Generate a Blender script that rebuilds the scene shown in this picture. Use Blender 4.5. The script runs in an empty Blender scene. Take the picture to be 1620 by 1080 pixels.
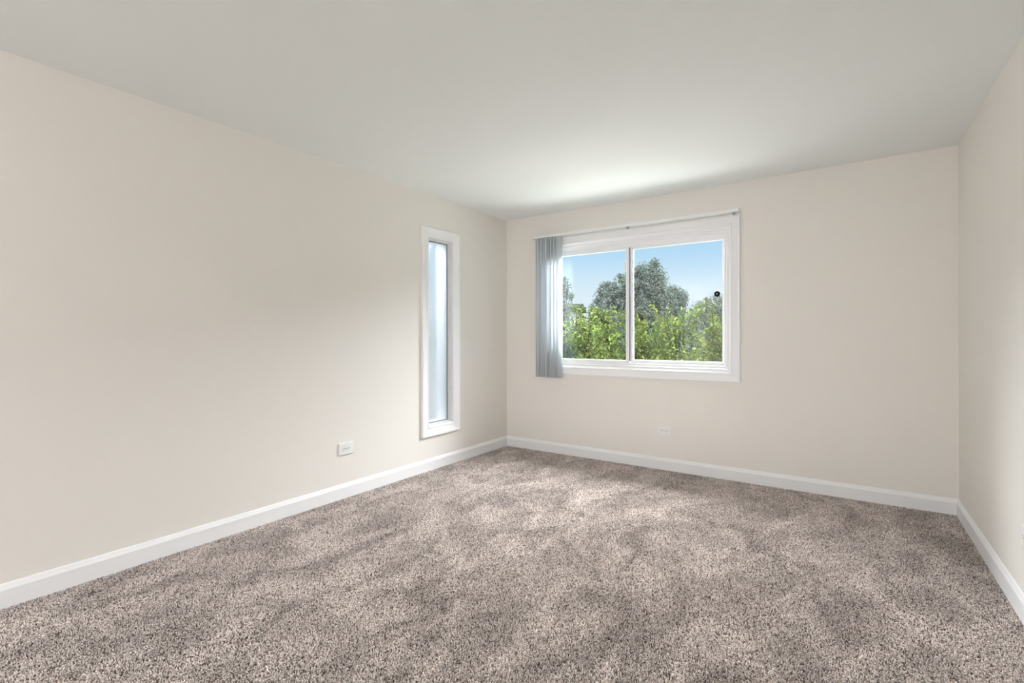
import bpy, bmesh, math, random
from mathutils import Vector, Matrix

C = bpy.context.scene.collection
sc = bpy.context.scene

# ---------------------------------------------------------------- camera
F_PX = 765.97
CAM_Z = 1.184
cam_data = bpy.data.cameras.new('camera')
cam_data.sensor_width = 36.0
cam_data.sensor_fit = 'HORIZONTAL'
cam_data.lens = F_PX / 1620 * 36.0
cam_data.shift_y = -8.2 / 1620
cam_data.clip_start = 0.02
cam_data.clip_end = 500
cam = bpy.data.objects.new('camera', cam_data)
C.objects.link(cam)
cam.location = (0, 0, CAM_Z)
cam.rotation_euler = (math.radians(90), math.radians(0.09), math.radians(34.64))
sc.camera = cam

# ---------------------------------------------------------------- room size
XL, XR = -3.043, 0.609        # left and right wall
YB, YN = 4.304, -4.60         # far wall, near wall (behind the camera)
H = 2.44
GROUND = -2.9                 # the room is on the upper floor

# ---------------------------------------------------------------- exposure
sc.view_settings.view_transform = 'Standard'
sc.view_settings.look = 'None'
sc.view_settings.gamma = 1.0
sc.view_settings.use_curve_mapping = False
sc.view_settings.exposure = 0.22
sc.cycles.use_denoising = True
sc.cycles.max_bounces = 14
sc.cycles.diffuse_bounces = 8
sc.cycles.transparent_max_bounces = 16
sc.cycles.sample_clamp_indirect = 6.0
sc.cycles.caustics_reflective = False
sc.cycles.caustics_refractive = False

# ---------------------------------------------------------------- sky
SKY_HIGH = 3.5
world = bpy.data.worlds.new('sky'); sc.world = world
world.use_nodes = True
wn = world.node_tree; wn.nodes.clear()
w_out = wn.nodes.new('ShaderNodeOutputWorld')
w_bg = wn.nodes.new('ShaderNodeBackground')
w_tc = wn.nodes.new('ShaderNodeTexCoord')
w_sep = wn.nodes.new('ShaderNodeSeparateXYZ')
w_ramp = wn.nodes.new('ShaderNodeValToRGB')
wn.links.new(w_tc.outputs['Generated'], w_sep.inputs[0])
wn.links.new(w_sep.outputs['Z'], w_ramp.inputs[0])
el = w_ramp.color_ramp.elements
el[0].position = 0.0; el[0].color = (0.74, 0.82, 0.88, 1)
el[1].position = 0.07; el[1].color = (0.71, 0.82, 0.89, 1)
e = el.new(0.115); e.color = (0.60, 0.77, 0.89, 1)
e = el.new(0.16); e.color = (0.45, 0.68, 0.88, 1)
e = el.new(0.22); e.color = (0.37, 0.62, 0.87, 1)
w_ramp2 = wn.nodes.new('ShaderNodeValToRGB')      # hazy bright sky high overhead
wn.links.new(w_sep.outputs['Z'], w_ramp2.inputs[0])
el = w_ramp2.color_ramp.elements
el[0].position = 0.22; el[0].color = (0, 0, 0, 1)
el[1].position = 0.36; el[1].color = (1, 1, 1, 1)
w_mix = wn.nodes.new('ShaderNodeMix'); w_mix.data_type = 'RGBA'
wn.links.new(w_ramp2.outputs[0], w_mix.inputs[0])
wn.links.new(w_ramp.outputs[0], w_mix.inputs[6])
w_mix.inputs[7].default_value = (SKY_HIGH * 0.93, SKY_HIGH * 0.97, SKY_HIGH * 1.0, 1)
wn.links.new(w_mix.outputs[2], w_bg.inputs['Color'])
w_bg.inputs['Strength'].default_value = 1.0
wn.links.new(w_bg.outputs[0], w_out.inputs[0])

# sun, from behind the building over the roof on to the trees
sun_d = bpy.data.lights.new('sun', 'SUN')
sun_d.energy = 6.0; sun_d.angle = math.radians(1.5); sun_d.color = (1.0, 0.95, 0.86)
sun = bpy.data.objects.new('sun', sun_d); C.objects.link(sun)
sun.rotation_euler = Vector((-0.55, 0.75, -1.0)).to_track_quat('-Z', 'Y').to_euler()

def portal(name, loc, normal, sx, sy):
    d = bpy.data.lights.new(name, 'AREA')
    d.shape = 'RECTANGLE'; d.size = sx; d.size_y = sy
    d.cycles.is_portal = True
    o = bpy.data.objects.new(name, d); C.objects.link(o)
    o.location = loc
    o.rotation_euler = Vector(normal).to_track_quat('-Z', 'Z').to_euler()
portal('window_daylight', (-1.67, YB + 0.19, 1.49), (0, -1, 0), 1.80, 1.25)
portal('window_daylight', (XL - 0.19, 3.26, 1.23), (1, 0, 0), 0.34, 1.70)
portal('window_daylight', (XL - 0.19, -2.6, 1.49), (1, 0, 0), 1.40, 1.22)

# daylight: area lights added outside the windows in place of bright sky and ground
def fill_light(name, loc, target, sx, sy, power, col):
    d = bpy.data.lights.new(name, 'AREA')
    d.shape = 'RECTANGLE'; d.size = sx; d.size_y = sy; d.energy = power; d.color = col
    o = bpy.data.objects.new(name, d); C.objects.link(o)
    o.location = loc
    o.rotation_euler = (Vector(target) - Vector(loc)).to_track_quat('-Z', 'Z').to_euler()
P_SKY, P_GROUND, P_SIDE = 900, 112, 70
P_REAR = 350
fill_light('sky_fill', (-1.8, YB + 1.75, 2.95), (-1.75, YB, 1.5), 3.2, 1.3, P_SKY, (0.93, 0.97, 1.0))
fill_light('ground_fill', (-1.6, YB + 1.8, 0.10), (-1.6, YB, 1.5), 4.4, 1.1, P_GROUND, (1.0, 0.99, 0.95))
fill_light('sky_fill', (XL - 1.0, 3.26, 2.3), (XL, 3.26, 1.3), 1.0, 1.6, P_SIDE, (0.93, 0.97, 1.0))

fill_light('rear_fill', (XL - 1.3, -2.6, 2.1), (XL, -2.6, 1.5), 1.6, 1.8, P_REAR, (0.96, 0.98, 1.0))  # area light added outside the rear window for soft fill

# ---------------------------------------------------------------- helpers
def tag(o, label=None, cat=None, group=None, kind=None):
    if label: o['label'] = label
    if cat: o['category'] = cat
    if group: o['group'] = group
    if kind: o['kind'] = kind
    return o

def empty(name, loc=(0, 0, 0), rz=0.0):
    o = bpy.data.objects.new(name, None); C.objects.link(o)
    o.location = loc; o.rotation_euler = (0, 0, rz)
    o.empty_display_size = 0.1
    return o

def obj(name, bm, m, parent=None, smooth=False, origin=None):
    """link a bmesh as one object; the mesh is given in its parent's space.
    origin: the mesh coordinates are moved so the object's own origin sits there"""
    bmesh.ops.recalc_face_normals(bm, faces=bm.faces)
    me = bpy.data.meshes.new(name)
    if origin is not None:
        bmesh.ops.translate(bm, verts=bm.verts, vec=-Vector(origin))
    bm.to_mesh(me); bm.free()
    if smooth:
        for p in me.polygons: p.use_smooth = True
    me.materials.append(m)
    o = bpy.data.objects.new(name, me); C.objects.link(o)
    if origin is not None: o.location = origin
    if parent: o.parent = parent
    return o

def box(bm, x0, x1, y0, y1, z0, z1, bev=0.0):
    r = bmesh.ops.create_cube(bm, size=1.0)
    vs = r['verts']
    for v in vs:
        v.co = Vector(((x0 + x1) / 2 + v.co.x * (x1 - x0), (y0 + y1) / 2 + v.co.y * (y1 - y0), (z0 + z1) / 2 + v.co.z * (z1 - z0)))
    if bev > 0:
        es = list({e for v in vs for e in v.link_edges})
        bmesh.ops.bevel(bm, geom=es, offset=bev, segments=2, profile=0.5, affect='EDGES')

def cyl(bm, c, axis, r, h, seg=24, r2=None):
    m = Vector(axis).to_track_quat('Z', 'Y').to_matrix().to_4x4()
    m.translation = Vector(c)
    bmesh.ops.create_cone(bm, cap_ends=True, cap_tris=False, segments=seg, radius1=r, radius2=r if r2 is None else r2, depth=h, matrix=m)

def ring_sweep(bm, rect, prof, to3):
    """mitred frame: prof = closed loop of (offset outward from rect, w);
    rect = u0,u1,v0,v1; to3 maps (u,v,w) to space"""
    u0, u1, v0, v1 = rect
    rows = []
    for (d, w) in prof:
        rows.append([bm.verts.new(to3(u0 - d, v0 - d, w)), bm.verts.new(to3(u1 + d, v0 - d, w)),
                     bm.verts.new(to3(u1 + d, v1 + d, w)), bm.verts.new(to3(u0 - d, v1 + d, w))])
    n = len(rows)
    for i in range(n):
        a, b = rows[i], rows[(i + 1) % n]
        for k in range(4):
            l = (k + 1) % 4
            bm.faces.new((a[k], a[l], b[l], b[k]))

# ---------------------------------------------------------------- materials
def mat(name):
    m = bpy.data.materials.new(name); m.use_nodes = True
    return m, m.node_tree, m.node_tree.nodes['Principled BSDF']

def plain(name, col, rough=0.5, spec=0.5, bump=0.0, bscale=80.0, var=0.0):
    m, nt, b = mat(name)
    b.inputs['Base Color'].default_value = (*col, 1)
    b.inputs['Roughness'].default_value = rough
    b.inputs['Specular IOR Level'].default_value = spec
    tc = nt.nodes.new('ShaderNodeTexCoord')
    if bump:
        n = nt.nodes.new('ShaderNodeTexNoise'); n.inputs['Scale'].default_value = bscale
        n.inputs['Detail'].default_value = 3
        bp = nt.nodes.new('ShaderNodeBump'); bp.inputs['Strength'].default_value = bump
        bp.inputs['Distance'].default_value = 0.002
        nt.links.new(tc.outputs['Object'], n.inputs['Vector'])
        nt.links.new(n.outputs['Fac'], bp.inputs['Height'])
        nt.links.new(bp.outputs[0], b.inputs['Normal'])
    if var:
        n2 = nt.nodes.new('ShaderNodeTexNoise'); n2.inputs['Scale'].default_value = 1.3
        n2.inputs['Detail'].default_value = 2
        mx = nt.nodes.new('ShaderNodeMix'); mx.data_type = 'RGBA'
        mx.inputs[6].default_value = (*[c * (1 - var) for c in col], 1)
        mx.inputs[7].default_value = (*[min(1, c * (1 + var)) for c in col], 1)
        nt.links.new(tc.outputs['Object'], n2.inputs['Vector'])
        nt.links.new(n2.outputs['Fac'], mx.inputs[0])
        nt.links.new(mx.outputs[2], b.inputs['Base Color'])
    return m

M_WALL = plain('beige_wall_paint', (0.79, 0.757, 0.712), 0.6, 0.3, 0.12, 160, 0.012)
M_CEIL = plain('white_ceiling_paint', (0.87, 0.90, 0.895), 0.8, 0.2, 0.10, 140, 0.008)
M_TRIM = plain('white_trim_paint', (0.84, 0.84, 0.85), 0.32, 0.5, 0.03, 40)
M_VINYL = plain('white_vinyl', (0.82, 0.82, 0.83), 0.3, 0.5, 0.02, 40)
M_PLATE = plain('white_outlet_plastic', (0.80, 0.80, 0.79), 0.3, 0.5, 0.02, 60)
M_SLOT = plain('dark_slot', (0.05, 0.05, 0.05), 0.6, 0.2, 0.02, 60)
M_RAIL = plain('white_rail_metal', (0.80, 0.80, 0.79), 0.35, 0.5, 0.02, 60)
M_TRACK = plain('grey_track_slot', (0.14, 0.15, 0.16), 0.5, 0.4, 0.02, 60)
M_CLIP = plain('grey_clip_plastic', (0.27, 0.30, 0.33), 0.4, 0.5, 0.02, 60)
M_RUBBER = plain('black_rubber', (0.012, 0.013, 0.015), 0.7, 0.15, 0.05, 200)
M_PALE = plain('pale_plastic', (0.6, 0.62, 0.64), 0.4, 0.5, 0.02, 100)
M_GASKET = plain('dark_grey_gasket', (0.10, 0.12, 0.13), 0.6, 0.3, 0.02, 60)
M_STRIP = plain('grey_weather_strip', (0.26, 0.255, 0.29), 0.6, 0.3, 0.02, 60)
M_SIDING = plain('cream_siding', (0.5, 0.5, 0.48), 0.7, 0.3, 0.1, 30)
M_DOOR = plain('white_door_paint', (0.78, 0.78, 0.77), 0.4, 0.5, 0.03, 30)
M_BRASS = plain('brushed_nickel', (0.5, 0.5, 0.48), 0.3, 0.8, 0.02, 60)
M_BRASS.node_tree.nodes['Principled BSDF'].inputs['Metallic'].default_value = 1.0

def carpet():
    m, nt, b = mat('speckled_taupe_carpet_yarn')
    N, L = nt.nodes, nt.links
    at_ = N.new('ShaderNodeAttribute'); at_.attribute_name = 'shade'
    r1 = N.new('ShaderNodeValToRGB'); L.new(at_.outputs['Fac'], r1.inputs[0])
    e = r1.color_ramp.elements
    e[0].position = 0.0; e[0].color = CARPET[0]
    e[1].position = 1.0; e[1].color = CARPET[3]
    x = e.new(0.16); x.color = CARPET[1]
    x = e.new(0.45); x.color = CARPET[2]
    # pile-lean shading put into the colour: broad soft footprints and vacuum marks, laid over the whole room
    tc = N.new('ShaderNodeNewGeometry')
    mp = N.new('ShaderNodeMapping'); mp.inputs['Rotation'].default_value = (0, 0, 0.6); mp.inputs['Scale'].default_value = (1.0, 0.6, 0.0)
    L.new(tc.outputs['Position'], mp.inputs['Vector'])
    n3 = N.new('ShaderNodeTexNoise'); n3.inputs['Scale'].default_value = 4.4; n3.inputs['Detail'].default_value = 4.0
    n3.inputs['Roughness'].default_value = 0.62; n3.inputs['Distortion'].default_value = 0.9
    L.new(mp.outputs[0], n3.inputs['Vector'])
    r3 = N.new('ShaderNodeValToRGB'); e = r3.color_ramp.elements
    e[0].position = 0.36; e[0].color = (0.77, 0.76, 0.75, 1)
    e[1].position = 0.64; e[1].color = (1.25, 1.25, 1.25, 1)
    L.new(n3.outputs['Fac'], r3.inputs[0])
    mul = N.new('ShaderNodeMix'); mul.data_type = 'RGBA'; mul.blend_type = 'MULTIPLY'; mul.inputs[0].default_value = 1
    L.new(r1.outputs[0], mul.inputs[6]); L.new(r3.outputs[0], mul.inputs[7])
    L.new(mul.outputs[2], b.inputs['Base Color'])
    b.inputs['Roughness'].default_value = 0.95
    b.inputs['Specular IOR Level'].default_value = 0.1
    return m
CARPET = [(0.055, 0.043, 0.037, 1), (0.29, 0.243, 0.219, 1), (0.52, 0.456, 0.424, 1), (0.80, 0.725, 0.69, 1)]
M_CARPET = carpet()
M_BACKING = plain('carpet_backing', (0.20, 0.165, 0.145), 0.95, 0.1, 0.3, 200)

def clear_glass():
    m, nt, b = mat('clear_window_glass')
    N, L = nt.nodes, nt.links
    out = N['Material Output']; N.remove(b)
    t = N.new('ShaderNodeBsdfTransparent'); t.inputs[0].default_value = (0.965, 0.975, 0.975, 1)
    g = N.new('ShaderNodeBsdfGlossy'); g.inputs['Roughness'].default_value = 0.01
    mx = N.new('ShaderNodeMixShader'); mx.inputs[0].default_value = 0.035
    L.new(t.outputs[0], mx.inputs[1]); L.new(g.outputs[0], mx.inputs[2]); L.new(mx.outputs[0], out.inputs[0])
    return m
M_GLASS = clear_glass()

def frosted_glass():
    m, nt, b = mat('obscure_pebbled_glass')
    N, L = nt.nodes, nt.links
    out = N['Material Output']; N.remove(b)
    tc = N.new('ShaderNodeTexCoord')
    n = N.new('ShaderNodeTexVoronoi'); n.feature = 'SMOOTH_F1'; n.inputs['Scale'].default_value = 95
    L.new(tc.outputs['Object'], n.inputs['Vector'])
    bp = N.new('ShaderNodeBump'); bp.inputs['Strength'].default_value = 0.9; bp.inputs['Distance'].default_value = 0.004
    L.new(n.outputs['Distance'], bp.inputs['Height'])
    tr = N.new('ShaderNodeBsdfTranslucent'); tr.inputs[0].default_value = (0.76, 0.785, 0.80, 1)
    rf = N.new('ShaderNodeBsdfRefraction'); rf.inputs['Color'].default_value = (0.76, 0.785, 0.80, 1)
    rf.inputs['Roughness'].default_value = 0.5; rf.inputs['IOR'].default_value = 1.1
    gl = N.new('ShaderNodeBsdfGlossy'); gl.inputs['Roughness'].default_value = 0.15
    for s in (tr, rf, gl): L.new(bp.outputs[0], s.inputs['Normal'])
    m1 = N.new('ShaderNodeMixShader'); m1.inputs[0].default_value = FROST_MIX
    L.new(tr.outputs[0], m1.inputs[1]); L.new(rf.outputs[0], m1.inputs[2])
    m2 = N.new('ShaderNodeMixShader'); m2.inputs[0].default_value = 0.06
    L.new(m1.outputs[0], m2.inputs[1]); L.new(gl.outputs[0], m2.inputs[2]); L.new(m2.outputs[0], out.inputs[0])
    return m
FROST_MIX = 0.9
M_FROST = frosted_glass()

def vane_mat():
    m, nt, b = mat('translucent_white_vane')
    N, L = nt.nodes, nt.links
    out = N['Material Output']
    b.inputs['Base Color'].default_value = (0.80, 0.825, 0.84, 1); b.inputs['Roughness'].default_value = 0.35
    tc = N.new('ShaderNodeTexCoord')
    w = N.new('ShaderNodeTexNoise'); w.inputs['Scale'].default_value = 90
    mp = N.new('ShaderNodeMapping'); mp.inputs['Scale'].default_value = (1, 1, 0.02)
    L.new(tc.outputs['Object'], mp.inputs['Vector']); L.new(mp.outputs[0], w.inputs['Vector'])
    bp = N.new('ShaderNodeBump'); bp.inputs['Strength'].default_value = 0.1; bp.inputs['Distance'].default_value = 0.002
    L.new(w.outputs['Fac'], bp.inputs['Height']); L.new(bp.outputs[0], b.inputs['Normal'])
    tr = N.new('ShaderNodeBsdfTranslucent'); tr.inputs[0].default_value = (0.93, 0.96, 0.98, 1)
    mx = N.new('ShaderNodeMixShader'); mx.inputs[0].default_value = 0.58
    L.new(b.outputs[0], mx.inputs[1]); L.new(tr.outputs[0], mx.inputs[2]); L.new(mx.outputs[0], out.inputs[0])
    return m
M_VANE = vane_mat()

def leaf_mat(name, cols, trans=0.35, rough=0.45, spec=0.5):
    """cols: list of (position, rgb) picked at random for every leaf"""
    m, nt, b = mat(name)
    N, L = nt.nodes, nt.links
    out = N['Material Output']
    g = N.new('ShaderNodeNewGeometry')
    r = N.new('ShaderNodeValToRGB'); r.color_ramp.interpolation = 'LINEAR'
    e = r.color_ramp.elements
    e[0].position, e[0].color = cols[0][0], (*cols[0][1], 1)
    e[1].position, e[1].color = cols[-1][0], (*cols[-1][1], 1)
    for p, c in cols[1:-1]:
        x = e.new(p); x.color = (*c, 1)
    L.new(g.outputs['Random Per Island'], r.inputs[0])
    L.new(r.outputs[0], b.inputs['Base Color'])
    b.inputs['Roughness'].default_value = rough
    b.inputs['Specular IOR Level'].default_value = spec
    tr = N.new('ShaderNodeBsdfTranslucent'); L.new(r.outputs[0], tr.inputs[0])
    mx = N.new('ShaderNodeMixShader'); mx.inputs[0].default_value = trans
    L.new(b.outputs[0], mx.inputs[1]); L.new(tr.outputs[0], mx.inputs[2]); L.new(mx.outputs[0], out.inputs[0])
    return m
M_LEAF = leaf_mat('bright_green_leaves', [(0.0, (0.04, 0.08, 0.02)), (0.35, (0.10, 0.165, 0.026)), (0.7, (0.18, 0.25, 0.035)), (0.988, (0.20, 0.27, 0.06)), (0.993, (0.30, 0.24, 0.04)), (1.0, (0.34, 0.18, 0.06))])
M_LEAF2 = leaf_mat('blue_green_leaves', [(0.0, (0.03, 0.06, 0.04)), (0.6, (0.06, 0.11, 0.075)), (1.0, (0.12, 0.17, 0.12))])
M_FAR = leaf_mat('haze_grey_leaves', [(0.0, (0.115, 0.15, 0.15)), (0.6, (0.15, 0.19, 0.175)), (1.0, (0.20, 0.235, 0.18))], 0.2, 0.7, 0.2)  # distance haze mixed into the leaf colour
M_FAR2 = leaf_mat('haze_pale_leaves', [(0.0, (0.10, 0.14, 0.12)), (0.6, (0.14, 0.18, 0.14)), (1.0, (0.17, 0.21, 0.15))], 0.2, 0.7, 0.2)  # paler leaves, air haze put into their colour
M_BARK = plain('dark_bark', (0.05, 0.037, 0.03), 0.9, 0.2, 0.5, 60, 0.1)
M_GRASS = plain('lawn', (0.06, 0.10, 0.03), 0.95, 0.1, 0.5, 8, 0.2)
M_CONC = plain('slab_concrete', (0.22, 0.225, 0.23), 0.9, 0.2, 0.3, 20, 0.05)
M_SHINGLE = plain('dark_shingle_roof', (0.03, 0.032, 0.036), 0.9, 0.2, 0.5, 10, 0.1)
M_HOUSE = plain('pale_house_wall', (0.45, 0.455, 0.46), 0.8, 0.2, 0.1, 10, 0.05)

# ---------------------------------------------------------------- room shell
T = 0.20     # wall thickness

def wall_mesh(axis, base, out, a0, a1, z0, z1, holes):
    """a wall slab at coordinate `base` along `axis`, thickness going to `out`, with rectangular holes"""
    bm = bmesh.new()
    z0 = z0 - 0.009 if z0 == 0 else z0
    xs = sorted({a0, a1, *[h[0] for h in holes], *[h[1] for h in holes]})
    zs = sorted({z0, z1, *[h[2] for h in holes], *[h[3] for h in holes]})
    def hole(i, k):
        if i < 0 or k < 0 or i >= len(xs) - 1 or k >= len(zs) - 1: return True
        cx, cz = (xs[i] + xs[i + 1]) / 2, (zs[k] + zs[k + 1]) / 2
        return any(h[0] < cx < h[1] and h[2] < cz < h[3] for h in holes)
    cache = {}
    def V(a, w, z):
        key = (round(a, 5), w, round(z, 5))
        if key not in cache:
            cache[key] = bm.verts.new((w, a, z) if axis == 'x' else (a, w, z))
        return cache[key]
    for i in range(len(xs) - 1):
        for k in range(len(zs) - 1):
            if hole(i, k): continue
            A0, A1, Z0, Z1 = xs[i], xs[i + 1], zs[k], zs[k + 1]
            for w in (base, out):
                bm.faces.new((V(A0, w, Z0), V(A1, w, Z0), V(A1, w, Z1), V(A0, w, Z1)))
            for di, dk, p, q in ((-1, 0, (A0, Z0), (A0, Z1)), (1, 0, (A1, Z0), (A1, Z1)), (0, -1, (A0, Z0), (A1, Z0)), (0, 1, (A0, Z1), (A1, Z1))):
                if hole(i + di, k + dk):
                    bm.faces.new((V(p[0], base, p[1]), V(q[0], base, q[1]), V(q[0], out, q[1]), V(p[0], out, p[1])))
    return bm

WB = (-2.553, -0.787, 0.878, 2.102)      # opening in the far wall: x0,x1,z0,z1
WL = (3.098, 3.424, 0.383, 2.067)        # opening in the left wall: y0,y1,z0,z1
WR3 = (-3.30, -1.90, 0.878, 2.102)       # unseen window added for fill behind the camera, in the left wall
def struct(o): o['kind'] = 'structure'; return o

struct(obj('wall_back', wall_mesh('y', YB, YB + T, XL - T, XR + T, 0, H, [WB]), M_WALL))
struct(obj('wall_left', wall_mesh('x', XL, XL - T, YN, YB, 0, H, [WL, WR3]), M_WALL))
struct(obj('wall_right', wall_mesh('x', XR, XR + T, YN, YB, 0, H, []), M_WALL))
DR = (-2.55, -1.75, 0, 2.03)
struct(obj('wall_near', wall_mesh('y', YN, YN - T, XL - T, XR + T, 0, H, [DR]), M_WALL))
bm = bmesh.new(); box(bm, XL - T, XR + T, YN - T, YB + T, -0.25, -0.009); struct(obj('floor', bm, M_BACKING))
bm = bmesh.new(); box(bm, XL - T - 0.3, XR + T + 0.3, YN - T - 0.3, YB + T + 0.3, H, H + 0.3); struct(obj('ceiling', bm, M_CEIL))

# carpet pile: one square of cut-pile tufts, laid edge to edge over the floor
PS = (XR - XL) / 6
def pile():
    rng = random.Random(77)
    sp = 0.0046; n = int(PS / sp); sp = PS / n
    vs, fs, sh = [], [], []
    for i in range(n):
        for k in range(n):
            cx = (i + 0.5 + rng.uniform(-.42, .42)) * sp - PS / 2; cy = (k + 0.5 + rng.uniform(-.42, .42)) * sp - PS / 2
            h = 0.0088 + rng.uniform(-0.0018, 0.002); r = 0.00172 + rng.uniform(-0.0003, 0.0005)
            a = rng.uniform(0, 1.57); lx, ly = rng.gauss(0, 0.0028), rng.gauss(0, 0.0028)
            b = len(vs)
            for (z, rr, f) in ((0.0, 0.8, 0.0), (0.76, 1.25, 0.6)):
                for q in range(4):
                    t = a + q * 1.5708
                    vs.append((cx + lx * f + math.cos(t) * r * rr, cy + ly * f + math.sin(t) * r * rr, -0.009 + h * z))
            vs.append((cx + lx, cy + ly, -0.009 + h))
            for q in range(4):
                p = (q + 1) % 4
                fs.append((b + q, b + p, b + 4 + p, b + 4 + q)); fs.append((b + 4 + q, b + 4 + p, b + 8))
            sh += [rng.random()] * 8
    me = bpy.data.meshes.new('carpet_pile'); me.from_pydata(vs, [], fs); me.update()
    at_ = me.attributes.new('shade', 'FLOAT', 'FACE'); at_.data.foreach_set('value', sh)
    me.materials.append(M_CARPET)
    o = bpy.data.objects.new('carpet_pile', me); C.objects.link(o)
    ng = bpy.data.node_groups.new('carpet_laying', 'GeometryNodeTree')
    ng.interface.new_socket('Geometry', in_out='INPUT', socket_type='NodeSocketGeometry')
    ng.interface.new_socket('Geometry', in_out='OUTPUT', socket_type='NodeSocketGeometry')
    N, L = ng.nodes, ng.links
    gi, go = N.new('NodeGroupInput'), N.new('NodeGroupOutput')
    g = N.new('GeometryNodeMeshGrid')
    rows = 14
    g.inputs['Size X'].default_value = PS * 5; g.inputs['Size Y'].default_value = PS * (rows - 1)
    g.inputs['Vertices X'].default_value = 6; g.inputs['Vertices Y'].default_value = rows
    ip = N.new('GeometryNodeInstanceOnPoints')
    rd = N.new('FunctionNodeRandomValue'); rd.data_type = 'INT'
    rd.inputs['Min'].default_value = 0; rd.inputs['Max'].default_value = 3
    mu = N.new('ShaderNodeMath'); mu.operation = 'MULTIPLY'; mu.inputs[1].default_value = math.pi / 2
    cb = N.new('ShaderNodeCombineXYZ')
    L.new([x for x in rd.outputs if x.type == 'INT'][0], mu.inputs[0]); L.new(mu.outputs[0], cb.inputs['Z'])
    L.new(cb.outputs[0], ip.inputs['Rotation'])
    L.new(g.outputs['Mesh'], ip.inputs['Points']); L.new(gi.outputs[0], ip.inputs['Instance'])
    L.new(ip.outputs[0], go.inputs[0])
    md = o.modifiers.new('laying', 'NODES'); md.node_group = ng
    o.location = ((XL + XR) / 2, YB - PS * rows / 2, 0)
    tag(o, 'taupe and beige speckled cut-pile carpet covering the whole floor', 'carpet', None, 'stuff')
pile()

# baseboards: flat face with a moulded top
BASE = [(0, -0.009), (0.014, -0.009), (0.014, 0.078), (0.0125, 0.082), (0.0095, 0.089), (0.0065, 0.097), (0.004, 0.1025), (0, 0.104)]
def baseboard(name, runs, to3):
    bm = bmesh.new()
    for (s0, s1, m0, m1) in runs:     # m0/m1: mitre the end into an inside corner
        A = [bm.verts.new(to3(s0 + (w if m0 else 0), w, z)) for w, z in BASE]
        B = [bm.verts.new(to3(s1 - (w if m1 else 0), w, z)) for w, z in BASE]
        n = len(BASE)
        for i in range(n):
            j = (i + 1) % n
            bm.faces.new((A[i], A[j], B[j], B[i]))
        bm.faces.new(A); bm.faces.new(B)
    return struct(obj(name, bm, M_TRIM))
baseboard('baseboard_left', [(YN, 0.594, 1, 0), (0.59415, YB, 0, 1)], lambda s, w, z: (XL + w, s, z))
baseboard('baseboard_back', [(XL, XR, 1, 1)], lambda s, w, z: (s, YB - w, z))
baseboard('baseboard_right', [(YN, YB, 1, 1)], lambda s, w, z: (XR - w, s, z))
baseboard('baseboard_near', [(XL, DR[0] - 0.07, 1, 0), (DR[1] + 0.07, XR, 0, 1)], lambda s, w, z: (s, YN + w, z))

# door behind the camera
dr = struct(empty('door_1', (DR[0], YN, 0)))
bm = bmesh.new()
dw = DR[1] - DR[0]
box(bm, 0.004, dw - 0.004, -0.06, -0.02, 0.008, 2.026, 0.002)
for (a, b_, c, d) in ((0.11, 0.37, 0.25, 0.95), (0.43, 0.69, 0.25, 0.95), (0.11, 0.37, 1.1, 1.85), (0.43, 0.69, 1.1, 1.85)):
    ring_sweep(bm, (a, b_, c, d), [(0, -0.02), (0.0, -0.012), (0.018, -0.012), (0.022, -0.02)], lambda u, v, w: Vector((u, w, v)))
obj('door_panel', bm, M_DOOR, dr)
bm = bmesh.new()
for (x0, x1, z0, z1) in ((-0.06, 0, 0, 2.09), (dw, dw + 0.06, 0, 2.09), (-0.06, dw + 0.06, 2.03, 2.09)):
    box(bm, x0, x1, 0, 0.016, z0, z1, 0.003)
obj('door_casing', bm, M_TRIM, dr)
bm = bmesh.new(); cyl(bm, (dw - 0.07, 0.0, 0.95), (0, 1, 0), 0.012, 0.06); bmesh.ops.create_uvsphere(bm, u_segments=20, v_segments=12, radius=0.028, matrix=Matrix.Translation((dw - 0.07, 0.045, 0.95)))
obj('door_knob', bm, M_BRASS, dr, True)

# ---------------------------------------------------------------- window frames
CASING = [(-0.002, 0.0), (-0.002, 0.008), (0.004, 0.012), (0.010, 0.012), (0.013, 0.009), (0.030, 0.013), (0.052, 0.0185), (0.058, 0.020),
          (0.061, 0.0225), (0.0735, 0.0225), (0.075, 0.021), (0.075, 0.0)]
def back3(o):    # plane of the far wall, w into the room
    return lambda u, v, w: Vector((u - o[0], YB - w - o[1], v - o[2]))
def left3(o):
    return lambda u, v, w: Vector((XL + w - o[0], u - o[1], v - o[2]))

# --- window_1: slider in the far wall
o1 = (-1.67, YB, WB[2])
w1 = struct(empty('window_1', o1))
t3 = back3(o1)
bm = bmesh.new(); ring_sweep(bm, WB, CASING, t3); obj('casing', bm, M_TRIM, w1)
bm = bmesh.new(); ring_sweep(bm, WB, [(-0.002, 0.004), (0.0, 0.004), (0.0, -0.20), (-0.012, -0.20), (-0.012, -0.008), (-0.010, -0.003)], t3)
obj('jamb', bm, M_TRIM, w1)
# vinyl main frame, stepped
V = [(-0.012, -0.012), (-0.030, -0.014), (-0.033, -0.022), (-0.033, -0.034), (-0.052, -0.036), (-0.055, -0.040), (-0.055, -0.110), (-0.012, -0.110)]
bm = bmesh.new(); ring_sweep(bm, WB, V, t3); obj('frame', bm, M_VINYL, w1)
bm = bmesh.new()     # deep head and sill tracks, stepped
for (za, zb, wa, wb) in ((WB[3] - 0.086, WB[3] - 0.05, -0.062, -0.11), (WB[3] - 0.080, WB[3] - 0.05, -0.041, -0.075), (WB[2] + 0.05, WB[2] + 0.066, -0.066, -0.11)):
    a = t3(WB[0] + 0.012, za, wb); c = t3(WB[1] - 0.012, zb, wa)
    box(bm, a.x, c.x, c.y, a.y, a.z, c.z, 0.001)
obj('track', bm, M_VINYL, w1)
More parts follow.
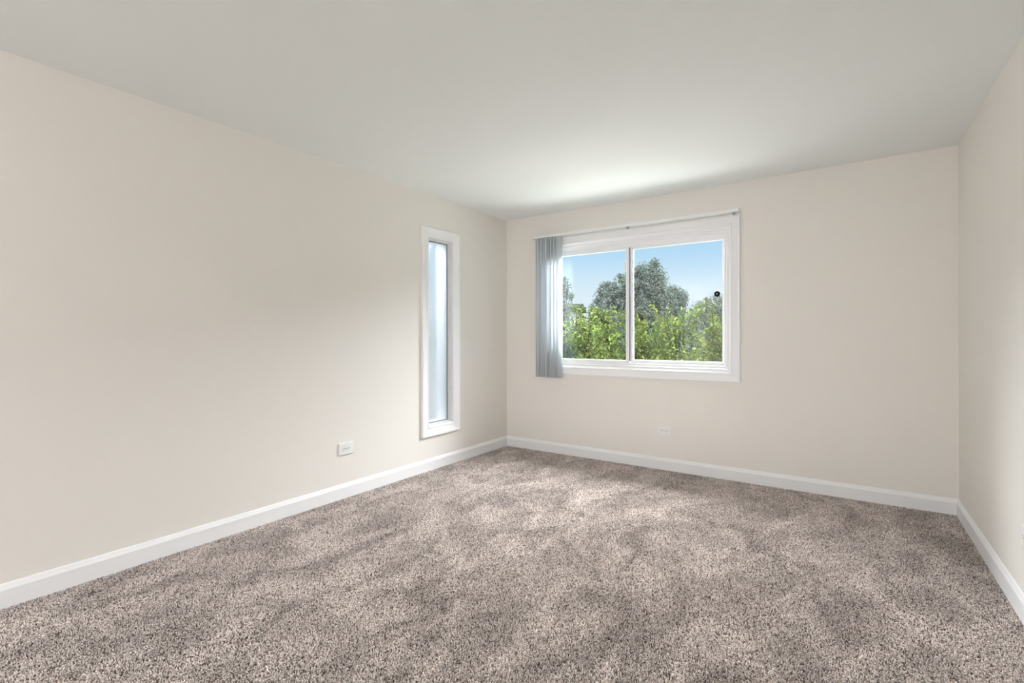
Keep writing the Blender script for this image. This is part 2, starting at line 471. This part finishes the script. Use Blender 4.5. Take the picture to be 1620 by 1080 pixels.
# fixed lite on the right, outer track
R_ = (-1.663, WB[1] - 0.055, WB[2] + 0.066, WB[3] - 0.086)
bm = bmesh.new()
ring_sweep(bm, R_, [(0.0, -0.064), (-0.014, -0.064), (-0.020, -0.070), (-0.020, -0.095), (0.0, -0.095)], t3)
rs = obj('fixed_sash', bm, M_VINYL, w1)
bm = bmesh.new(); p = [t3(R_[0] + 0.015, 0, -0.078), t3(R_[1] - 0.015, 0, -0.082)]
box(bm, p[0].x, p[1].x, p[0].y, p[1].y, R_[2] + 0.015 - o1[2], R_[3] - 0.015 - o1[2]); obj('pane', bm, M_GLASS, rs)
# sliding sash on the left, inner track
L_ = (WB[0] + 0.050, -1.674, WB[2] + 0.050, WB[3] - 0.080)
bm = bmesh.new()
ring_sweep(bm, L_, [(0.0, -0.038), (-0.026, -0.038), (-0.030, -0.043), (-0.030, -0.060), (0.0, -0.060)], t3)
ls = obj('sliding_sash', bm, M_VINYL, w1)
bm = bmesh.new(); p = [t3(L_[0] + 0.026, 0, -0.047), t3(L_[1] - 0.022, 0, -0.051)]
box(bm, p[0].x, p[1].x, p[0].y, p[1].y, L_[2] + 0.026 - o1[2], L_[3] - 0.026 - o1[2]); obj('pane', bm, M_GLASS, ls)
bm = bmesh.new()     # sash lock and the dark weather strip of the interlock
a = t3(-1.694, 1.795, -0.038); box(bm, a.x - 0.018, a.x + 0.006, a.y - 0.012, a.y, a.z, a.z + 0.085, 0.003)
obj('latch', bm, M_VINYL, ls)
bm = bmesh.new(); a = t3(-1.674, 0, -0.046); box(bm, a.x, a.x + 0.011, a.y, a.y + 0.016, R_[2] + 0.004 - o1[2], R_[3] - 0.004 - o1[2])
obj('weather_strip', bm, M_STRIP, ls)
bm = bmesh.new(); a = t3(L_[0] + 0.028, 1.17, -0.040); box(bm, a.x, a.x + 0.008, a.y - 0.012, a.y, a.z, a.z + 0.14, 0.002)
obj('pull_handle', bm, M_GASKET, ls)

# --- window_2: narrow fixed light of obscure glass in the left wall
o2 = (XL, 3.26, WL[2])
w2 = struct(empty('window_2', o2))
t3 = left3(o2)
CAS2 = [(d * 0.083 / 0.075, w) for d, w in CASING]
bm = bmesh.new(); ring_sweep(bm, WL, CAS2, t3); obj('casing', bm, M_TRIM, w2)
bm = bmesh.new(); ring_sweep(bm, WL, [(-0.002, 0.004), (0.0, 0.004), (0.0, -0.20), (-0.006, -0.20), (-0.006, -0.006)], t3)
obj('jamb', bm, M_TRIM, w2)
bm = bmesh.new()
ring_sweep(bm, WL, [(-0.006, -0.012), (-0.012, -0.012), (-0.014, -0.022), (-0.014, -0.028), (-0.020, -0.029), (-0.022, -0.034), (-0.022, -0.045), (-0.022, -0.09), (-0.006, -0.09)], t3)
fr = obj('frame', bm, M_VINYL, w2)
bm = bmesh.new(); ring_sweep(bm, (WL[0] + 0.0225, WL[1] - 0.0225, WL[2] + 0.0225, WL[3] - 0.0225), [(0, -0.046), (-0.004, -0.046), (-0.004, -0.053), (0, -0.053)], t3)
obj('gasket', bm, M_GASKET, fr)
bm = bmesh.new(); p = t3(0, 0, -0.052)
box(bm, p.x - 0.004, p.x, WL[0] + 0.0225 - o2[1], WL[1] - 0.0225 - o2[1], 0.0225, WL[3] - WL[2] - 0.0225); obj('pane', bm, M_FROST, fr)

# --- added_rear_window: plain slider added for fill in the left wall behind the camera
o3 = (XL, -2.6, WR3[2])
w3 = struct(empty('added_rear_window', o3))
t3 = left3(o3)
bm = bmesh.new(); ring_sweep(bm, WR3, CASING, t3); obj('casing', bm, M_TRIM, w3)
bm = bmesh.new(); ring_sweep(bm, WR3, [(-0.002, 0.004), (0.0, 0.004), (0.0, -0.20), (-0.012, -0.20), (-0.012, -0.008), (-0.010, -0.003)], t3); obj('jamb', bm, M_TRIM, w3)
bm = bmesh.new(); ring_sweep(bm, WR3, V, t3); fr = obj('frame', bm, M_VINYL, w3)
bm = bmesh.new(); p = t3(0, 0, -0.07); box(bm, p.x - 0.02, p.x + 0.02, -0.02, 0.02, 0.05, WR3[3] - WR3[2] - 0.05, 0.003); obj('mullion', bm, M_VINYL, w3)
bm = bmesh.new()
for y0, y1 in ((-0.65, -0.02), (0.02, 0.65)): box(bm, p.x - 0.002, p.x + 0.002, y0, y1, 0.05, WR3[3] - WR3[2] - 0.05)
obj('pane', bm, M_GLASS, fr)

# ---------------------------------------------------------------- vertical blind
bl = empty('vertical_blind', (-1.68, YB, 2.18))
tag(bl, 'white vertical blind with all its vanes stacked at the left end of the big window', 'blind')
def B(bm, x0, x1, w0, w1, z0, z1, bev=0.0):     # absolute x, distance from wall, z
    box(bm, x0 + 1.68, x1 + 1.68, -w1, -w0, z0 - 2.18, z1 - 2.18, bev)
RB, RT = 2.178, 2.207
bm = bmesh.new()      # C-shaped rail open below
B(bm, -2.648, -0.712, 0.056, 0.098, RT - 0.005, RT, 0.001)
B(bm, -2.648, -0.712, 0.056, 0.061, RB, RT - 0.003)
B(bm, -2.648, -0.712, 0.093, 0.098, RB, RT - 0.003)
B(bm, -2.648, -0.712, 0.060, 0.070, RB, RB + 0.004)
B(bm, -2.648, -0.712, 0.084, 0.094, RB, RB + 0.004)
B(bm, -2.652, -2.646, 0.054, 0.100, RB - 0.002, RT + 0.001, 0.001)
B(bm, -0.714, -0.708, 0.054, 0.100, RB - 0.002, RT + 0.001, 0.001)
obj('head_rail', bm, M_RAIL, bl)
bm = bmesh.new(); B(bm, -2.645, -0.716, 0.062, 0.092, RB + 0.005, RB + 0.010); obj('track', bm, M_TRACK, bl)
for x in (-2.60, -1.635, -0.745):
    bm = bmesh.new()
    B(bm, x - 0.014, x + 0.014, 0.0, 0.004, RB - 0.004, RT + 0.028, 0.001)
    B(bm, x - 0.014, x + 0.014, 0.003, 0.088, RT + 0.0005, RT + 0.004, 0.001)
    br = obj('bracket', bm, M_RAIL, bl)
    if x > -2:
        bm = bmesh.new(); B(bm, x - 0.010, x + 0.010, 0.074, 0.094, RB - 0.020, RB + 0.001, 0.002)
        tag(obj('clip', bm, M_CLIP, bl), 'grey clip under the white rail')
NV = 15
random.seed(3)
def vane_bm():
    bm = bmesh.new(); n = 8; hw = 0.0445; zt, zb = RB - 0.010, 0.772
    rows = []
    for (z, k) in ((zt, 0), (zt - 0.02, 1), (1.5, 1), (zb, 1)):
        rows.append([(z, i) for i in range(n + 1)])
    def pt(i, z, side):
        t = i / n * 2 - 1
        return Vector((0.006 * (1 - t * t) + side * 0.0005, t * hw, z - 2.18))
    g = {}
    zs = [zb, 1.3, 1.8, zt]
    for s in (-1, 1):
        for a, z in enumerate(zs):
            for i in range(n + 1): g[s, a, i] = bm.verts.new(pt(i, z, s))
    for s in (-1, 1):
        for a in range(3):
            for i in range(n): bm.faces.new((g[s, a, i], g[s, a, i + 1], g[s, a + 1, i + 1], g[s, a + 1, i]))
    for a in (0, 3):
        for i in range(n): bm.faces.new((g[-1, a, i], g[-1, a, i + 1], g[1, a, i + 1], g[1, a, i]))
    for i in (0, n):
        for a in range(3): bm.faces.new((g[-1, a, i], g[-1, a + 1, i], g[1, a + 1, i], g[1, a, i]))
    return bm
def carrier_bm():
    bm = bmesh.new()
    box(bm, -0.003, 0.003, -0.011, 0.011, RB - 0.014 - 2.18, RB + 0.004 - 2.18, 0.001)
    return bm
v0 = obj('vane', vane_bm(), M_VANE, bl, True); c0 = obj('carrier', carrier_bm(), M_RAIL, bl)
for i in range(NV):
    x = -2.598 + i * (0.258 / (NV - 1)) + random.uniform(-0.004, 0.004) * (0 < i < NV - 1)
    v, c = (v0, c0) if i == 0 else (v0.copy(), c0.copy())
    if i: C.objects.link(v); C.objects.link(c)
    v.parent = bl; c.parent = bl
    v.location = (x + 1.68, -0.077, 0); c.location = (x + 1.68 + 0.003, -0.077, 0)
    v.rotation_euler = (0, 0, math.radians(random.uniform(-20, 14)) if i < NV - 1 else math.radians(-4))

# ---------------------------------------------------------------- suction disc on the right pane
sx, sz = -0.905, 1.541
sd = empty('suction_disc', (sx, YB + 0.0775, sz))
tag(sd, 'small round black disc with a pale centre stuck on the right window pane', 'suction cup')
bm = bmesh.new()
cyl(bm, (0, -0.004, 0), (0, -1, 0), 0.025, 0.006, 32, 0.021)
cyl(bm, (0, -0.009, 0), (0, -1, 0), 0.012, 0.006, 24, 0.010)
for k in range(2):
    pass
obj('rubber_cup', bm, M_RUBBER, sd, False)
bm = bmesh.new(); cyl(bm, (0, -0.0135, 0), (0, -1, 0), 0.004, 0.004, 16); tag(obj('centre_pin', bm, M_PALE, sd), 'tiny pale centre pin')

# ---------------------------------------------------------------- wall outlets (lying sideways)
def outlet(loc, rz, label):
    t = empty('wall_outlet', loc, rz)           # local: x along wall, -y into the room, z up
    tag(t, label, 'outlet', None)
    bm = bmesh.new(); box(bm, -0.063, 0.063, -0.0085, 0.0, -0.043, 0.043, 0.0)
    top = [e for e in bm.edges if all(abs(v.co.y + 0.0085) < 1e-5 for v in e.verts)]
    bmesh.ops.bevel(bm, geom=top, offset=0.004, segments=3, profile=0.6, affect='EDGES')
    obj('cover_plate', bm, M_PLATE, t)
    for s in (-1, 1):
        bm = bmesh.new()
        cyl(bm, (s * 0.0205, -0.0098, 0), (0, -1, 0), 0.0165, 0.004, 28)
        for v in bm.verts:
            v.co.x = max(s * 0.0205 - 0.0135, min(s * 0.0205 + 0.0135, v.co.x))
        r = obj('receptacle', bm, M_PLATE, t)
        bm = bmesh.new()
        for dz, hl in ((0.0064, 0.0045), (-0.0064, 0.0036)):
            box(bm, s * 0.0205 - 0.004 - hl, s * 0.0205 - 0.004 + hl, -0.01195, -0.0105, dz - 0.0012, dz + 0.0012)
        cyl(bm, (s * 0.0205 + 0.007, -0.0112, 0), (0, -1, 0), 0.0026, 0.0015, 12)
        obj('slots', bm, M_SLOT, r)
    bm = bmesh.new(); cyl(bm, (0, -0.0092, 0), (0, -1, 0), 0.0032, 0.002, 16); obj('screw', bm, M_BRASS, t)
    return t
outlet((XL, 2.243, 0.359), math.radians(90), 'white sideways wall outlet low on the long left wall')
outlet((-1.330, YB, 0.346), 0, 'white sideways wall outlet on the far wall below the big window')
outlet((XR, 2.885 - 0.063, 0.352), math.radians(-90), 'white wall outlet cut off by the right edge of the photo')

# ---------------------------------------------------------------- fill lamp added out of view behind the camera
FILL_W = 640.0
lp = empty('added_fill_lamp', (-1.4, -4.0, H))
tag(lp, 'round frosted dome fill lamp added on the ceiling out of view behind the camera', 'lamp')
bm = bmesh.new(); cyl(bm, (0, 0, -0.0125), (0, 0, 1), 0.17, 0.025, 40); obj('lamp_base', bm, M_BRASS, lp)
m, nt, b = mat('fill_dome_glow')
b.inputs['Base Color'].default_value = (0.9, 0.88, 0.84, 1)
b.inputs['Emission Color'].default_value = (0.96, 1.0, 1.06, 1); b.inputs['Emission Strength'].default_value = FILL_W
bm = bmesh.new(); bmesh.ops.create_uvsphere(bm, u_segments=32, v_segments=16, radius=0.16)
for v in list(bm.verts):
    v.co.z = -0.024 + v.co.z * 0.5
bmesh.ops.delete(bm, geom=[v for v in bm.verts if v.co.z > -0.0235], context='VERTS')
obj('glass_dome', bm, m, lp, True)

# ---------------------------------------------------------------- outdoors
bm = bmesh.new(); box(bm, -160, 120, -60, 220, GROUND - 0.5, GROUND); tag(struct(obj('ground', bm, M_GRASS)))
bm = bmesh.new(); box(bm, -12, XL - T, -12, YB + T + 8, GROUND, GROUND + 0.02); box(bm, -80, -12, -30, 75, GROUND, GROUND + 0.02); struct(obj('grey_slab', bm, M_CONC))  # grey slabs added so less lawn green comes through the obscure pane
# storey below the room
bm = bmesh.new(); box(bm, XL - T, XR + T, YN - T, YB + T, GROUND, -0.25); struct(obj('wall_below', bm, M_SIDING))

def tube(bm, p, q, r0, r1, seg=6):
    d = (q - p)
    if d.length < 1e-5: return
    quat = d.to_track_quat('Z', 'Y')
    A, B_ = [], []
    for i in range(seg):
        a = 2 * math.pi * i / seg
        o = quat @ Vector((math.cos(a), math.sin(a), 0))
        A.append(bm.verts.new(p + o * r0)); B_.append(bm.verts.new(q + o * r1))
    for i in range(seg):
        j = (i + 1) % seg
        bm.faces.new((A[i], A[j], B_[j], B_[i]))
    bm.faces.new(B_)

class Leaves:
    def __init__(s): s.v, s.f = [], []
    def leaf(s, p, d, n, L, W):
        """pointed leaf folded on its midrib"""
        side = d.cross(n)
        if side.length < 1e-4: return
        side.normalize(); n = side.cross(d).normalized()
        b = len(s.v)
        up = n * (W * 0.22)
        s.v += [p, p + d * (0.33 * L) + side * (W / 2) + up, p + d * (0.72 * L) + side * (W * 0.36) + up - n * (L * .04), p + d * L - n * (L * 0.12),
                p + d * (0.72 * L) - side * (W * 0.36) + up - n * (L * .04), p + d * (0.33 * L) - side * (W / 2) + up, p + d * (0.5 * L) - n * (L * .02)]
        s.f += [(b, b + 1, b + 6), (b + 1, b + 2, b + 6), (b + 2, b + 3, b + 6), (b + 3, b + 4, b + 6), (b + 4, b + 5, b + 6), (b + 5, b, b + 6)]
    def card(s, p, d, n, L, W):
        side = d.cross(n)
        if side.length < 1e-4: return
        side.normalize(); b = len(s.v)
        s.v += [p - d * L / 2, p + side * W / 2, p + d * L / 2, p - side * W / 2]
        s.f += [(b, b + 1, b + 2, b + 3)]
    def build(s, name, m, parent):
        me = bpy.data.meshes.new(name); me.from_pydata([tuple(v) for v in s.v], [], s.f); me.update()
        me.materials.append(m)
        o = bpy.data.objects.new(name, me); C.objects.link(o); o.parent = parent
        return o

def rv(rng):
    while True:
        v = Vector((rng.uniform(-1, 1), rng.uniform(-1, 1), rng.uniform(-1, 1)))
        if 0.05 < v.length < 1: return v.normalized()

def near_tree(name, loc, seed, label, leafm, top, spread, LL, nshoot, lmin=0.0, zlow=2.0, step=0.033, nleaf=2):
    """garden tree: trunk, limbs, long upright shoots carrying single leaves. top: height of the crown above the ground"""
    rng = random.Random(seed)
    t = empty(name, loc); tag(t, label, 'tree', None)
    wood = bmesh.new(); lv = Leaves()
    fork = Vector((0, 0, 1.5))
    tube(wood, Vector((0, 0, -0.05)), fork, 0.11, 0.085, 8)
    ends = []
    nl = 16
    for i in range(nl):
        a = 2 * math.pi * i / nl + rng.uniform(-.3, .3)
        rad = spread * (0.15 + 0.7 * ((i * 0.618) % 1))
        p = fork.copy(); r = 0.05
        tgt = Vector((math.cos(a) * rad, math.sin(a) * rad, top * rng.uniform(0.60, 0.84)))
        k = 5
        for j in range(1, k + 1):
            q = fork.lerp(tgt, j / k) + Vector((rng.uniform(-1, 1), rng.uniform(-1, 1), rng.uniform(-.5, .5))) * 0.10
            q.z += math.sin(j / k * math.pi) * -0.12
            tube(wood, p, q, r, r * 0.8, 6); p = q; r *= 0.8
            if j >= 2: ends.append((p.copy(), r, a))
    for s in range(nshoot):
        p, r, a = ends[rng.randrange(len(ends))]
        th = a + rng.gauss(0, 0.9); out = abs(rng.gauss(0, 0.55))
        d = Vector((math.cos(th) * out, math.sin(th) * out, rng.uniform(0.25, 1.0))).normalized()
        if rng.random() < 0.28: d.z = -abs(d.z) * 0.5; d.normalize()
        ln = rng.uniform(0.5, 1.15)
        rr = min(r * 0.6, 0.015)
        nseg = int(ln / 0.12)
        q = p.copy(); dd = d.copy()
        hmax = top * (0.97 if rng.random() < 0.93 else 1.15)
        for j in range(nseg):
            dd = (dd + rv(rng) * 0.22 + Vector((0, 0, 0.06))).normalized()
            q2 = q + dd * 0.12
            if q2.z > hmax: break
            tube(wood, q, q2, rr * (1 - 0.8 * j / nseg), rr * (1 - 0.8 * (j + 1) / nseg), 4)
            m_ = int(0.12 / step)
            for u in range(m_):
                pp = q.lerp(q2, u / m_)
                for w in range(nleaf):
                    out_ = rv(rng); ld = (out_ + dd * 0.55 + Vector((0, 0, -0.15))).normalized()
                    nn = (rv(rng) * 0.6 + Vector((0, 0, 1))).normalized()
                    l = LL * rng.uniform(0.6, 1.15)
                    lv.leaf(pp + ld * 0.012, ld, nn, l, l * 0.48)
            q = q2
    obj('branches', wood, M_BARK, t)
    lv.build('foliage', leafm, t)
    return t

def crown_tree(name, loc, seed, label, leafm, blobs, size, n, trunk_r=0.3, group=None, aspect=0.7):
    """large tree seen from afar: crown of leaf clumps laid over the given ellipsoids (centre, radii), trunk and limbs"""
    rng = random.Random(seed)
    t = empty(name, loc); tag(t, label, 'tree', group)
    wood = bmesh.new(); lv = Leaves()
    main = Vector(blobs[0][0])
    fork = Vector((main.x * 0.3, main.y * 0.3, max(1.0, (main.z - blobs[0][1][2]) * 0.9 + 0.8)))
    tube(wood, Vector((0, 0, -0.1)), fork, trunk_r, trunk_r * 0.7, 8)
    tot = sum(b[1][0] * b[1][2] for b in blobs)
    for c, r in blobs:
        c = Vector(c)
        tube(wood, fork, c, trunk_r * 0.45, trunk_r * 0.1, 6)
        # clumps on the surface of the ellipsoid
        nc = max(14, int(300 * r[0] * r[2] / tot))
        clumps = []
        for i in range(nc):
            v = rv(rng); k = rng.uniform(0.45, 1.0)
            cc = c + Vector((v.x * r[0], v.y * r[1], v.z * r[2])) * k
            clumps.append((cc, min(r) * rng.uniform(0.14, 0.30)))
            if rng.random() < 0.5: tube(wood, c, cc, trunk_r * 0.1, trunk_r * 0.02, 4)
        m_ = int(n * r[0] * r[2] / tot)
        for i in range(m_):
            cc, cr = clumps[rng.randrange(nc)]
            v = rv(rng); pp = cc + v * cr * (rng.random() ** 0.5)
            if rng.random() < 0.22: pp = c + Vector((v.x * r[0], v.y * r[1], v.z * r[2])) * (rng.random() ** 0.35) * 0.96
            d = (rv(rng)).normalized(); nn = (v + rv(rng) * 0.8 + Vector((0, 0, .4))).normalized()
            l = size * rng.uniform(0.6, 1.2)
            lv.card(pp, d, nn, l, l * aspect)
    obj('trunk', wood, M_BARK, t)
    lv.build('foliage', leafm, t)
    return t

# near garden trees just outside the big window
near_tree('leafy_tree', (-3.2, 9.0, GROUND), 11, 'bright green leafy garden tree filling the lower part of the window view', M_LEAF, 4.78, 2.5, 0.074, 1700, nleaf=3)
near_tree('shrubby_tree', (-7.4, 13.0, GROUND), 5, 'darker blue-green fine-leaved tree low beside the stacked blind', M_LEAF2, 4.5, 1.6, 0.075, 420)

def at(kx, Y):    # point in direction x/y = kx at depth Y
    return (kx * Y, Y)
def from_view(kx, top, Y):    # metres above the ground seen at slope `top`
    return CAM_Z - GROUND + top * Y
Y = 34
x, y = at(-0.343, Y); tz = from_view(0, 0.163, Y)
crown_tree('round_tree', (x, y, GROUND), 3, 'big round haze-tinted green tree in the distance behind the window mullion', M_FAR,
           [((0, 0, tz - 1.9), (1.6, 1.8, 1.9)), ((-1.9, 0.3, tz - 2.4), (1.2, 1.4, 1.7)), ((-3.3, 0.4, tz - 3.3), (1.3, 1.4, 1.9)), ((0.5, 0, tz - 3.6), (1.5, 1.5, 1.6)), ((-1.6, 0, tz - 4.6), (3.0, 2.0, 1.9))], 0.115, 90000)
Y = 39
x, y = at(-0.288, Y); tz = from_view(0, 0.104, Y)
crown_tree('round_tree', (x, y, GROUND), 8, 'smaller haze-tinted green tree at the right of the big distant one', M_FAR,
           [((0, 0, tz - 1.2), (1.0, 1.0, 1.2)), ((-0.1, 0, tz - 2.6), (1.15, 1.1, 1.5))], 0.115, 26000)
Y = 46
x, y = at(-0.212, Y); tz = from_view(0, 0.080, Y)
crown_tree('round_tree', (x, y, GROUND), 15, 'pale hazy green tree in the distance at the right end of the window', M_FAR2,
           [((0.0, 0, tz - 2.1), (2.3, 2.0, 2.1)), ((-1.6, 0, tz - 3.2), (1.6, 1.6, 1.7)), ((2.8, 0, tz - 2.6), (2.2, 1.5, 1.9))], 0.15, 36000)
Y = 24
x, y = at(-0.555, Y); tz = from_view(0, 0.150, Y)
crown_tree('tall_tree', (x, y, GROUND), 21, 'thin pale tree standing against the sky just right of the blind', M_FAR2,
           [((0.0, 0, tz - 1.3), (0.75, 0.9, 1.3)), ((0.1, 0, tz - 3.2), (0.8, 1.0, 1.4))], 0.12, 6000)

for kx, Yd, sd_, lab in ((-0.24, 25.5, 31, 'low dusky green tree glimpsed behind the bright near leaves in the right pane'), (-0.45, 18.5, 37, 'low dusky green tree glimpsed behind the bright near leaves in the left pane')):
    x, y = at(kx, Yd); tz = from_view(0, 0.035, Yd)
    crown_tree('bushy_tree', (x, y, GROUND), sd_, lab, M_LEAF2,
               [((0, 0, tz - 2.0), (2.6, 1.6, 2.0)), ((-1.6, 0.2, tz - 2.3), (1.6, 1.4, 1.9)), ((1.7, 0.2, tz - 2.2), (1.6, 1.4, 1.9))], 0.15, 14000)

# neighbour's house
hx, hy = at(-0.507, 52)
hs = empty('neighbour_house', (hx - 1.4, hy, GROUND + 0.9), math.radians(20))
tag(hs, 'pale house with a dark roof edge above the greenery, left in the view', 'house')
bm = bmesh.new(); box(bm, -6, 1.0, 0, 7, -1, 6.3); obj('wall', bm, M_HOUSE, hs)
bm = bmesh.new(); box(bm, -6.4, 1.5, -0.6, 7.5, 6.3, 6.62)
vs = [bm.verts.new(v) for v in ((-6.4, -0.6, 6.62), (1.5, -0.6, 6.62), (1.5, 7.5, 6.62), (-6.4, 7.5, 6.62), (-6.4, 3.4, 7.3), (1.5, 3.4, 7.3))]
for f in ((0, 1, 5, 4), (3, 2, 5, 4), (0, 3, 4), (1, 2, 5)): bm.faces.new([vs[i] for i in f])
obj('roof', bm, M_SHINGLE, hs)
bm = bmesh.new(); box(bm, -0.9, 0.2, -0.03, 0.02, 4.4, 5.7); obj('window', bm, M_GASKET, hs)
